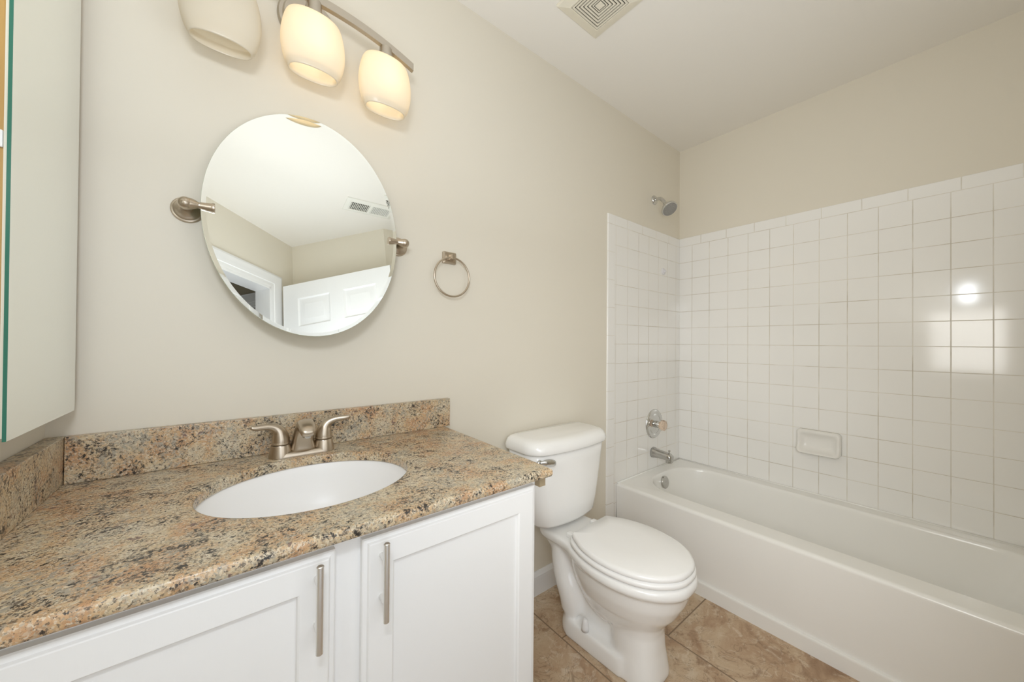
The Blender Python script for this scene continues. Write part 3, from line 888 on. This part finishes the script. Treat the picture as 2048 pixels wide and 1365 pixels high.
# ---------------------------------------------------------------- bath fittings
vx = -.326
va = thing('shower_valve', 'round chrome shower valve plate with a clear acrylic knob', 'shower valve', (vx, -TT, .639))
bm = bmesh.new()
lathe(bm, [(.089, 0.0), (.089, .004), (.085, .009), (.076, .011), (.066, .010), (.062, .0075), (.058, .0085), (.045, .012), (.030, .014), (.0, .0145)], (vx, -TT, .639), (0, -1, 0), 64)
link('escutcheon', bm, M_chrome, va, auto=40)
bm = bmesh.new(); lathe(bm, [(.022, .012), (.022, .036), (.019, .040), (.0, .0405)], (vx, -TT, .639), (0, -1, 0), 36)
st = link('stem', bm, M_chrome, va, auto=40)
bm = bmesh.new()
n = 64
R = []
for r, d in ((.017, .041), (.022, .043), (.029, .052), (.031, .066), (.030, .073), (.022, .078), (.010, .079)):
    R.append([Vector((vx+(r*(1+(.035 if r > .02 else 0)*math.cos(8*2*PI*i/n)))*math.cos(2*PI*i/n), -TT-d, .639+(r*(1+(.035 if r > .02 else 0)*math.cos(8*2*PI*i/n)))*math.sin(2*PI*i/n))) for i in range(n)])
loft(bm, R)
link('knob', bm, M_acrylic, va, smooth=True)

sx_ = -.333
sp_ = thing('tub_spout', 'chrome tub spout with a diverter pin below the valve plate', 'tub spout', (sx_, -TT, .462))
bm = bmesh.new()
def sprr(y, z, w, h, p=2.6, n=32):
    return [Vector((sx_+w*math.copysign(abs(math.cos(a))**(2/p), math.cos(a)), y, z+h*math.copysign(abs(math.sin(a))**(2/p), math.sin(a)))) for a in [2*PI*i/n for i in range(n)]]
R = [sprr(-TT, .464, .031, .031), sprr(-TT-.010, .464, .031, .031), sprr(-TT-.016, .463, .029, .028), sprr(-.050, .463, .0275, .0250), sprr(-.080, .462, .0260, .0225), sprr(-.104, .459, .0255, .0230), sprr(-.121, .454, .0245, .0255), sprr(-.131, .450, .021, .023), sprr(-.134, .449, .012, .014)]
loft(bm, R)
lathe(bm, [(.019, 0), (.0185, -.022), (.016, -.0225), (.015, -.010)], (sx_, -.112, .448), (0, 0, 1), 28)
bd = link('body', bm, M_dull, sp_, smooth=True)
bm = bmesh.new(); lathe(bm, [(.0035, 0), (.0035, .014), (.0065, .015), (.0065, .021), (.003, .0225)], (sx_, -.114, .477), (0, 0, 1), 16)
link('diverter', bm, M_dull, sp_, auto=40)

hx = -.322
shw = thing('wall_shower', 'chrome shower head on a bent arm above the tile by the corner', 'shower head', (hx, 0, 2.03))
bm = bmesh.new(); lathe(bm, [(.029, .0005), (.029, .004), (.026, .009), (.017, .013), (.012, .014)], (hx, 0, 2.030), (0, -1, 0), 40)
link('flange', bm, M_chrome, shw, auto=35)
bm = bmesh.new()
tube(bm, spline([(hx, -.003, 2.030), (hx, -.025, 2.031), (hx, -.046, 2.025), (hx, -.063, 2.006), (hx, -.076, 1.984)], 6), .0105, 18, up=(1, 0, 0))
link('arm', bm, M_chrome, shw, smooth=True)
bm = bmesh.new()
hd = Vector((-.22, -.62, -.78)).normalized(); ho = Vector((hx, -.073, 1.988))
lathe(bm, [(.010, -.004), (.0135, .0), (.0155, .010), (.0150, .018), (.022, .026), (.036, .036), (.044, .046), (.0475, .054), (.0475, .060), (.045, .064), (.042, .0645)], ho, hd, 48)
hb = link('head', bm, M_chrome, shw, auto=40)
bm = bmesh.new()
d, u, v = frame_of(hd)
lathe(bm, [(.0425, .0635), (.0425, .066), (.0, .0675)], ho, hd, 40)
for rr, cnt in ((.010, 6), (.020, 12), (.030, 18), (.037, 24)):
    for i in range(cnt):
        a = 2*PI*i/cnt
        lathe(bm, [(.0018, 0), (.0014, .003)], ho+hd*.0665+(u*math.cos(a)+v*math.sin(a))*rr, hd, 8)
link('nozzle_face', bm, mat('nozzle_rubber', (.30, .29, .27), .45), hb, auto=40)

bm = bmesh.new()
lathe(bm, [(.0215, 0), (.0205, .004), (.0165, .007), (.011, .008), (.0085, .010), (.0080, .016), (.005, .0185), (.0, .019)], (-.223, -TT, 1.596), (0, -1, 0), 36)
tag(link('wall_hook', bm, mat('hook_plastic', (.72, .71, .74), .35), origin=(-.223, -TT, 1.596), auto=40), 'small round white plastic hook stuck on the tile below the shower head', 'hook')

# ceramic soap dish
bm = bmesh.new()
ya, yb_, za, zb_ = -.838, -.658, .572, .692
def sring(iy, iz0, iz1, x, r):
    rr = rrect(ya+iy, yb_-iy, za+iz0, zb_-iz1, r, 0, 6, 4)
    return [Vector((x, p.x, p.y)) for p in rr]
R = [sring(0, 0, 0, -TT+.001, .018), sring(0, 0, 0, -TT-.016, .018), sring(.002, .001, .002, -TT-.022, .018), sring(.007, .004, .007, -TT-.027, .017),
     sring(.012, .008, .012, -TT-.028, .016), sring(.018, .014, .020, -TT-.023, .015), sring(.026, .022, .030, -TT-.014, .014), sring(.040, .036, .044, -TT-.011, .012)]
def lip(ring):                              # the lower lip comes further out of the wall
    out = []
    for p in ring:
        k = max(0, min(1, (za+.055-p.z)/.055))
        f = max(0, (-TT-p.x)/.028)
        out.append(Vector((p.x-.034*k*k*f, p.y, p.z)))
    return out
loft(bm, [lip(r) for r in R])
tag(link('soap_dish', bm, mat('soap_dish_ceramic', (.80, .785, .75), .15), origin=(-.02, -.748, .632), smooth=True), 'white ceramic soap dish set in the tiled right wall above the tub', 'soap dish')

# ---------------------------------------------------------------- ceiling vents
VX0, VX1, VY1 = -1.412, -1.176, -.227
VS = VX1-VX0; VY0 = VY1-VS
ve = thing('exhaust_vent', 'square cream exhaust fan grille on the ceiling above the toilet', 'vent', ((VX0+VX1)/2, (VY0+VY1)/2, CEIL))
vcx, vcy = (VX0+VX1)/2, (VY0+VY1)/2
def sq(h, z): return [Vector((vcx-h, vcy-h, z)), Vector((vcx+h, vcy-h, z)), Vector((vcx+h, vcy+h, z)), Vector((vcx-h, vcy+h, z))]
hf = VS/2
bm = bmesh.new()
loft(bm, [sq(hf, CEIL-.0005), sq(hf-.001, CEIL-.005), sq(hf-.004, CEIL-.008), sq(hf-.035, CEIL-.016), sq(hf-.0365, CEIL-.017), sq(hf-.041, CEIL-.017), sq(hf-.041, CEIL-.003)], False, False)
link('frame', bm, M_vent, ve)
bm = bmesh.new(); loft(bm, [sq(hf-.0405, CEIL-.0135), sq(hf-.0405, CEIL-.003)]); link('backing', bm, M_slot_shade, ve)  # backing is a dark sheet so the slots look shaded
h = hf-.0435
while h > .020:
    bm = bmesh.new()
    loft(bm, [sq(h, CEIL-.0136), sq(h, CEIL-.0172), sq(h-.0064, CEIL-.0172), sq(h-.0064, CEIL-.0136), sq(h, CEIL-.0136)], False, False)
    bmesh.ops.remove_doubles(bm, verts=bm.verts[:], dist=1e-6)
    link('louver', bm, M_vent, ve)
    h -= .0108
bm = bmesh.new(); loft(bm, [sq(.0165, CEIL-.0136), sq(.0165, CEIL-.0172)]); link('centre_cap', bm, M_vent, ve)

rx0, rx1, ry0, ry1 = -1.765, -1.435, -1.452, -1.293
rg = thing('ceiling_register', 'long white air register on the ceiling, seen in the oval mirror', 'vent', ((rx0+rx1)/2, (ry0+ry1)/2, CEIL))
bm = bmesh.new()
ox, oy = .034, .036
def rr4(ix, iy, z): return [Vector((rx0+ix, ry0+iy, z)), Vector((rx1-ix, ry0+iy, z)), Vector((rx1-ix, ry1-iy, z)), Vector((rx0+ix, ry1-iy, z))]
loft(bm, [rr4(0, 0, CEIL-.0005), rr4(.002, .002, CEIL-.005), rr4(.020, .020, CEIL-.010), rr4(ox, oy, CEIL-.010), rr4(ox, oy, CEIL-.003)], False, False)
xm = (rx0+rx1)/2
box(bm, xm-.009, xm+.009, ry0+oy, ry1-oy, CEIL-.010, CEIL-.003)
link('frame', bm, M_reg, rg)
bm = bmesh.new(); box(bm, rx0+ox-.001, rx1-ox+.001, ry0+oy-.001, ry1-oy+.001, CEIL-.0035, CEIL-.001); link('shade_plate', bm, M_slot_shade, rg)  # flat dark plate in place of a shaded opening behind the vanes
for side in (0, 1):
    xa = rx0+ox if side == 0 else xm+.009
    wdt = (rx1-ox)-(xm+.009)
    for i in range(11):
        bm = bmesh.new(); x = xa+wdt*(i+.5)/11
        b = bmesh.new(); box(b, -.0012, .0012, ry0+oy, ry1-oy, -.0045, .0045)
        merge(bm, b, Matrix.Translation((x, 0, CEIL-.0075)) @ Matrix.Rotation(math.radians(-28 if side else 40), 4, 'Y'))
        link('vane', bm, M_reg, rg)
bm = bmesh.new()
for i in range(4):
    y = ry0+oy+.012+i*.016
    box(bm, rx0+ox, xm-.009, y, y+.002, CEIL-.006, CEIL-.0036)
link('damper', bm, M_reg, rg)
